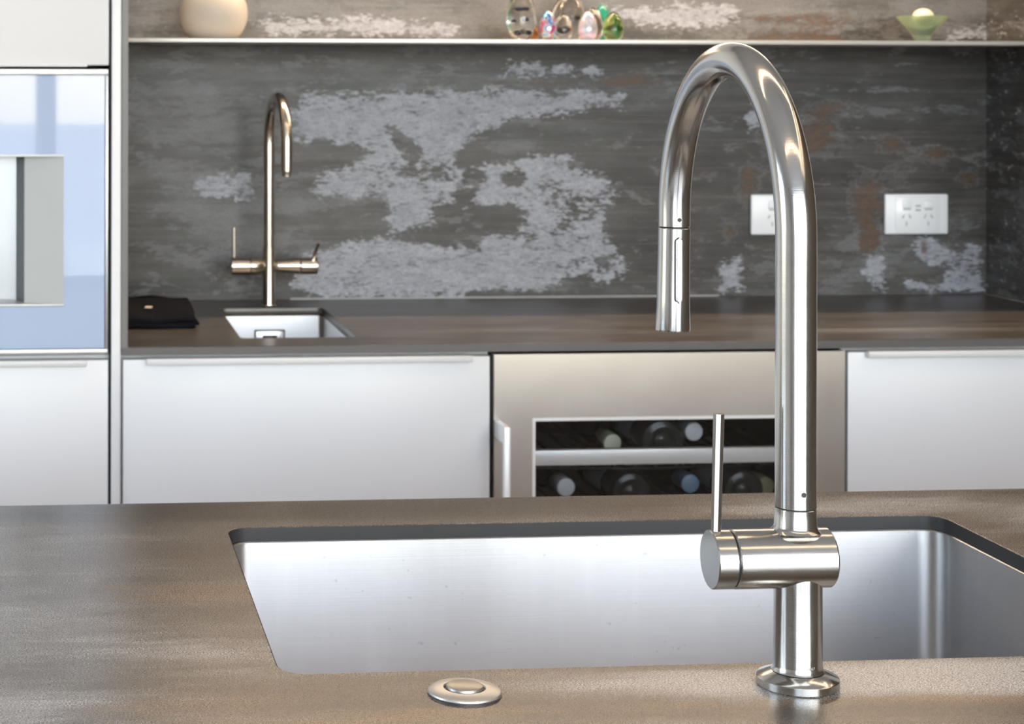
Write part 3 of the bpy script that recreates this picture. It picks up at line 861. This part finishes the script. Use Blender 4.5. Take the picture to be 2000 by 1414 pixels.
# frosted globe
t = empty('frosted_globe', (.2545, 3.135, SZ), 'round frosted cream glass globe vase standing on the shelf', 'vase')
prof = [(0, 0), (0, .034)]
for k in range(1, 30):
    a = -math.radians(50) + (math.radians(50) + math.radians(62)) * k / 29
    prof.append((.0445 + .0580 * math.sin(a), .0580 * math.cos(a)))
prof += [(.098, .0270), (.0985, .0240), (.094, .0240), (.080, .040), (.045, .053), (.012, .036), (.008, 0)]
link('globe', L((.2545, 3.135, SZ), (0, 0, 1), prof, 64, False), FROST, t)
link('candle', L((.2545, 3.135, SZ + .0085), (0, 0, 1), [(0, 0), (0, .0185), (.016, .0185), (.0165, .017), (.0155, 0)], 32), plain('white_wax', (.85, .82, .76), .4), t)

# glass eggs
def egg_prof(h, r, point=1.0):
    pr = [(0, 0), (0, r * .45)]
    c = .36; N = 28
    for k in range(1, N):
        u = 1 - (1 - k / N) ** 1.25
        f = math.sqrt(max(0, 1 - ((c - u) / (c + .045)) ** 2)) if u < c else math.sqrt(max(0, 1 - ((u - c) / (1 - c)) ** 1.75)) ** (1.0 + .5 * (point - 1))
        pr.append((h * u, r * f))
    pr.append((h, 0))
    return pr


def egg(x, y, h, r, mat, label, point=1.0, name='glass_egg', extras=()):
    t = empty(name, (x, y, SZ), label, 'glass ornament', 'glass egg ornaments on the shelf')
    b = link('glass_body', L((x, y, SZ), (0, 0, 1), egg_prof(h, r, point), 40), mat, t)
    for nm, dx, dy, dz, rr, m in extras:
        link(nm, L((x + dx, y + dy, SZ + dz - rr * .7), (0, 0, 1), [(0, 0)] + [(rr * .7 * (1 - math.cos(PI * k / 10)), rr * math.sin(PI * k / 10)) for k in range(1, 10)] + [(rr * 1.4, 0)], 16), m, t)
    return t


egg(.7794, 3.10, .092, .0250, CLEAR, 'tall clear glass egg with dark blue flowers inside, leftmost ornament', 1.25, extras=(
    ('blue_flower', -.007, -.008, .014, .0062, BLUEF), ('blue_flower', .0085, -.008, .015, .0060, BLUEF), ('pale_petal', .0005, -.010, .016, .0060, PALEF),
    ('blue_flower', .004, -.004, .035, .0048, BLUEF), ('blue_flower', -.0085, .002, .033, .0035, BLUEF), ('blue_flower', -.003, -.002, .052, .0060, BLUEF), ('blue_flower', .004, -.003, .052, .0055, BLUEF)))
egg(.8196, 3.075, .0500, .0147, IRIS, 'small iridescent red and blue glass egg')
egg(.8135, 3.165, .0330, .0120, AMBER, 'small amber glass egg behind the iridescent red one')
egg(.8525, 3.10, .0460, .0155, CLEAR, 'small clear glass egg in front of the large clear one', extras=(('white_swirl', 0, 0, .018, .008, PALEF),))
egg(.8800, 3.165, .0860, .0310, glass('smoky_clear_glass', (.86, .87, .88), .04), 'large clear glass egg standing behind the smaller eggs', 1.0, extras=(('bubble', .010, -.008, .040, .005, PALEF), ('dark_fleck', .016, -.006, .032, .005, BLUEF)))
egg(.8885, 3.075, .0490, .0165, PEARL, 'small pearly iridescent glass egg')
egg(.9150, 3.135, .0580, .0180, glass('rosy_glass', (.95, .88, .84), .05), 'clear rosy glass egg behind the pearly one')
egg(.9400, 3.10, .0490, .0182, GREENG, 'small olive green glass egg, rightmost ornament')
egg(.9460, 3.185, .0660, .0165, TEALG, 'teal topped glass egg behind the olive green one')

# green bowl with a ball
bxx, byy = 1.5046, 3.13
t = empty('glass_bowl', (bxx, byy, SZ), 'flared pale green glass bowl at the right end of the shelf', 'bowl')
link('bowl_body', L((bxx, byy, SZ), (0, 0, 1), [(0, 0), (0, .0135), (.003, .0135), (.012, .0165), (.025, .0265), (.0385, .040), (.0455, .0468), (.0462, .0462), (.0435, .0435), (.028, .0262), (.016, .013), (.013, 0)], 56, False), BOWLG, t)
o = link('wax_ball', L((bxx + .002, byy, SZ + .0285), (0, 0, 1), [(0, 0)] + [(.0155 * (1 - math.cos(PI * k / 16)), .0185 * math.sin(PI * k / 16)) for k in range(1, 16)] + [(.031, 0)], 32), CREAM)
prop(o, 'cream ball resting in the pale green glass bowl', 'ball')

# ------------------------------------------------------------------ island
sx0, sx1, sy0, sy1 = .1405, .7775, 1.1885, 1.5835
hx, hy = .4678, 1.1425
hole = [(hx + .016 * math.cos(2 * PI * k / 24), hy + .016 * math.sin(2 * PI * k / 24)) for k in range(24)]
o = slab('island_worktop', [(-.75, .96), (1.75, .96), (1.75, 1.681), (-.75, 1.681)], [rrect(sx0, sx1, sy0, sy1, .019, 8), hole], .888, .900, ISL, .0007)
prop(o, 'brown and grey streaked stone worktop of the island in the foreground', 'worktop')
# cut edge of the sink opening (dark body of the slab)
bm = bmesh.new()
A = [bm.verts.new((x, y, .8995)) for x, y in rrect(sx0 + .0003, sx1 - .0003, sy0 + .0003, sy1 - .0003, .019, 8)]
Bq = [bm.verts.new((v.co.x, v.co.y, .8882)) for v in A]
for k in range(len(A)): bm.faces.new((A[k], Bq[k], Bq[(k + 1) % len(A)], A[(k + 1) % len(A)]))
link('cut_edge', bm, CUTE, o)

t = empty('island_cabinet', (.5, 1.32, 0), 'white island cabinet body carrying the streaked stone worktop', 'cabinet')
bm = bmesh.new()
box(bm, -.74, 1.74, .985, 1.00, .1, .8878); box(bm, -.74, 1.74, 1.645, 1.66, .1, .8878); box(bm, -.74, -.722, 1.0, 1.645, .1, .8878); box(bm, 1.722, 1.74, 1.0, 1.645, .1, .8878)
box(bm, -.70, 1.70, 1.05, 1.60, 0, .1); box(bm, -.722, 1.722, 1.0, 1.645, .1, .118)
link('carcass', bm, WHITE, t)
for k in range(4):
    link('back_panel', B(-.738 + .62 * k, -.738 + .62 * k + .616, 1.66, 1.679, .115, .875, .001), WHITE, t)

t = empty('kitchen_sink', (.46, 1.385, .68), 'large undermount stainless steel sink in the island', 'sink')
link('basin', basin_bm(sx0 - .0005, sx1 + .0005, sy0 - .0005, sy1 + .0005, .8879, .665, .020), SINK, t)
link('drain', L((.459, 1.386, .6625), (0, 0, 1), [(0, 0), (0, .043), (.002, .045), (.003, .041), (.002, .036), (.002, 0)], 40), SINK, t)

# island faucet
t = empty('kitchen_faucet', (hx, hy, .9), 'tall brushed steel pull-down kitchen tap standing in front of the large sink', 'tap')
link('base_flange', L((hx, hy, .9), (0, 0, 1), [(0, 0), (0, .0249), (.0007, .0257), (.0052, .0257), (.0060, .0251), (.0092, .0168), (.0100, .0150), (.0100, 0)], 72), FAUC, t)
link('column', L((hx, hy, .9098), (0, 0, 1), [(0, 0), (0, .0165), (.0016, .0157), (.004, .01525), (.056, .0150), (.060, .0150), (.060, 0)], 72), FAUC, t)
bz = .9812; br = .0187
link('body', L((.4240, hy, bz), (1, 0, 0), [(0, 0), (0, br - .0008), (.0008, br), (.0628, br), (.0640, br - .0012), (.0642, br - .003), (.0642, 0)], 80), FAUH, t)
cp = link('handle_cap', L((.4230, hy, bz), (-1, 0, 0), [(0, 0), (0, br - .0010), (.0006, br - .0002), (.0124, br - .0002), (.0131, br - .0009), (.0131, 0)], 80), FAUH, t)
link('cap_seam', L((.4226, hy, bz), (1, 0, 0), [(0, 0), (0, br - .0014), (.002, br - .0014), (.002, 0)], 64), RUBB, t)
bm = bmesh.new()
tp = [(.4139, hy, .9975), (.4143, hy, 1.012), (.4157, hy, 1.0738)]
tube(bm, tp, [.0033, .0034, .0037], 8)
lev = link('lever', bm, FAUC, cp, smooth=False)
ncx = .4662
col_prof = [(0, 0), (0, .0160), (.0015, .0142), (.0035, .0133), (.0145, .0129), (.0148, .0126), (.0148, 0)]
link('neck_collar', L((ncx, hy, .9985), (0, 0, 1), col_prof, 64), FAUC, t)
link('neck_seam', L((ncx, hy, 1.0128), (0, 0, 1), [(0, 0), (0, .0121), (.0016, .0121), (.0016, 0)], 48), RUBB, t)
Rr = .115; zc = 1.3005 - Rr
pts = [(ncx, hy, 1.0140), (ncx, hy, 1.0142)] + [(ncx, hy, 1.02 + (zc - 1.02) * k / 5) for k in range(5)]
rad = [.0125, .0129] + [.0129] * 5
for k in range(49):
    a = PI * k / 48
    pts.append((ncx - .002 * k / 48, hy + Rr - Rr * math.cos(a), zc + Rr * math.sin(a))); rad.append(.0129 - .0009 * k / 48)
ys = hy + 2 * Rr; xs = ncx - .002
pts += [(xs, ys, 1.1752), (xs, ys, 1.1749)]; rad += [.0120, .0116]
nk = link('spout', tube(bmesh.new(), pts, rad, 64), FAUC, t)
link('spray_seam', L((xs, ys, 1.1750), (0, 0, -1), [(0, 0), (0, .0111), (.0014, .0111), (.0014, 0)], 48), RUBB, t)
spx = xs - .001
sh = bmesh.new()
lathe(sh, (spx + .001, ys, 1.1738), (-.012, 0, -1), [(0, 0), (0, .0118), (.0004, .0121), (.020, .0121), (.055, .0124), (.0765, .0130), (.0780, .0127), (.0778, .0110), (.0770, 0)], 72)
spray = link('spray_head', sh, FAUC, t)
# nozzle ring of small teeth
bm = bmesh.new()
for k in range(28):
    a = 2 * PI * k / 28
    lathe(bm, (spx + .0001 + .0118 * math.cos(a), ys + .0118 * math.sin(a), 1.0965), (0, 0, -1), [(0, 0), (0, .0007), (.0014, .0005), (.0015, 0)], 6)
link('nozzle_ring', bm, FAUC, spray)
# slot button, facing the user
def stadium(w_, h_, n=10):
    p = []
    for cy, a0 in ((h_ / 2 - w_ / 2, 0), (-h_ / 2 + w_ / 2, PI)):
        for k in range(n + 1):
            a = a0 + PI * k / n
            p.append((w_ / 2 * math.cos(a), cy + w_ / 2 * math.sin(a)))
    return p


def curved_pad(cx, cy, cz, R, w_, h_, proud):
    bm = bmesh.new()
    def ring(s, r, off=0):
        return [bm.verts.new((cx + r * math.sin((u * s) / R), cy - r * math.cos((u * s) / R), cz + v * (1 if s == 1 else 1 - (1 - s) * w_ / h_))) for u, v in stadium(w_, h_)]
    A = ring(1, R - .001); Bq = ring(1, R + proud * .6); Cq = ring(.86, R + proud)
    for P, Q in ((A, Bq), (Bq, Cq)):
        for k in range(len(P)): bm.faces.new((P[k], P[(k + 1) % len(P)], Q[(k + 1) % len(Q)], Q[k]))
    N = len(Cq) // 2
    for k in range(N - 1):    # fill in strips across so the pad follows the tube
        bm.faces.new((Cq[k], Cq[k + 1], Cq[len(Cq) - 2 - k], Cq[len(Cq) - 1 - k])) if k + 1 <= len(Cq) - 2 - k else None
    bmesh.ops.recalc_face_normals(bm, faces=bm.faces)
    return bm


def curved_fill(cx, cy, cz, R, w_, h_, m=9, nz=24):
    """grid patch shaped like a stadium, on a cylinder"""
    bm = bmesh.new(); rows = []
    for j in range(nz + 1):
        v = -h_ / 2 + h_ * j / nz
        e_ = max(0.0, abs(v) - (h_ / 2 - w_ / 2)); hw = math.sqrt(max(0.0, (w_ / 2) ** 2 - e_ ** 2))
        hw = max(hw, .00012)
        rows.append([bm.verts.new((cx + R * math.sin(hw * (2 * i / (m - 1) - 1) / R), cy - R * math.cos(hw * (2 * i / (m - 1) - 1) / R), cz + v)) for i in range(m)])
    for A, Bq in zip(rows, rows[1:]):
        for i in range(m - 1): bm.faces.new((A[i], A[i + 1], Bq[i + 1], Bq[i]))
    r = bmesh.ops.extrude_face_region(bm, geom=list(bm.faces))
    for v in [g for g in r['geom'] if isinstance(g, bmesh.types.BMVert)]:
        d = Vector((v.co.x - cx, v.co.y - cy, 0)).normalized(); v.co -= d * .0012
    bmesh.ops.recalc_face_normals(bm, faces=bm.faces)
    return bm


btn = link('button_recess', curved_fill(spx + .0004, ys, 1.1425, .01245, .0070, .0505), RUBB, spray)
link('spray_button', curved_fill(spx + .0009, ys, 1.1425, .01285, .0056, .0490), FAUC, spray)
for cx, cy, cz, R in ((xs, ys, 1.1806, .0120), (ncx, hy, 1.0240, .0129)):
    d = link('set_screw', curved_fill(cx, cy, cz, R + .0002, .0044, .0044, 9, 12), FAUC, nk)
    link('screw_socket', curved_fill(cx, cy, cz, R + .0005, .0032, .0032, 9, 12), RUBB, d)
# engraved numbers at the foot of the column
def engraving(txt, z, size=.0026):
    cu = bpy.data.curves.new('engraving', 'FONT'); cu.body = txt; cu.size = size; cu.align_x = 'CENTER'; cu.extrude = .00004
    tmp = bpy.data.objects.new('tmp', cu); COL.objects.link(tmp)
    dg = bpy.context.evaluated_depsgraph_get(); me = bpy.data.meshes.new_from_object(tmp.evaluated_get(dg)); bpy.data.objects.remove(tmp)
    bm = bmesh.new(); bm.from_mesh(me); bpy.data.meshes.remove(me)
    R = .01535
    for v in bm.verts:
        a = v.co.x / R + .05
        v.co = Vector((hx + (R + v.co.z) * math.sin(a), hy - (R + v.co.z) * math.cos(a), z + v.co.y))
    return bm
link('engraving', engraving('2280067', .9138), SLOT, t, smooth=False, label='small engraved numbers')
link('engraving', engraving('W1 171', .9105), SLOT, t, smooth=False, label='small engraved numbers')

# air switch button
ax, ay = .2519, 1.1425
t = empty('air_switch', (ax, ay, .9), 'round steel push button set in the worktop before the sink', 'button')
link('ring', L((ax, ay, .9), (0, 0, 1), [(0, 0), (0, .0227), (.0012, .0232), (.0022, .0228), (.0030, .0215), (.0040, .0145), (.0040, .0134), (.0034, .0128), (.0020, .0126), (.0020, 0)], 64), brushed('pale_steel', (.62, .61, .60), .42, (300, 300, 3), bump=.03), t)
link('push_button', L((ax, ay, .9019), (0, 0, 1), [(0, 0), (0, .0117), (.0026, .0117), (.0034, .0112), (.0039, .0097), (.0041, 0)], 56), brushed('button_steel', (.42, .40, .37), .40, (400, 6, 6), bump=.03), t)
link('button_seam', L((ax, ay, .9018), (0, 0, 1), [(0, 0), (0, .0121), (.0012, .0121), (.0012, 0)], 40), RUBB, t)
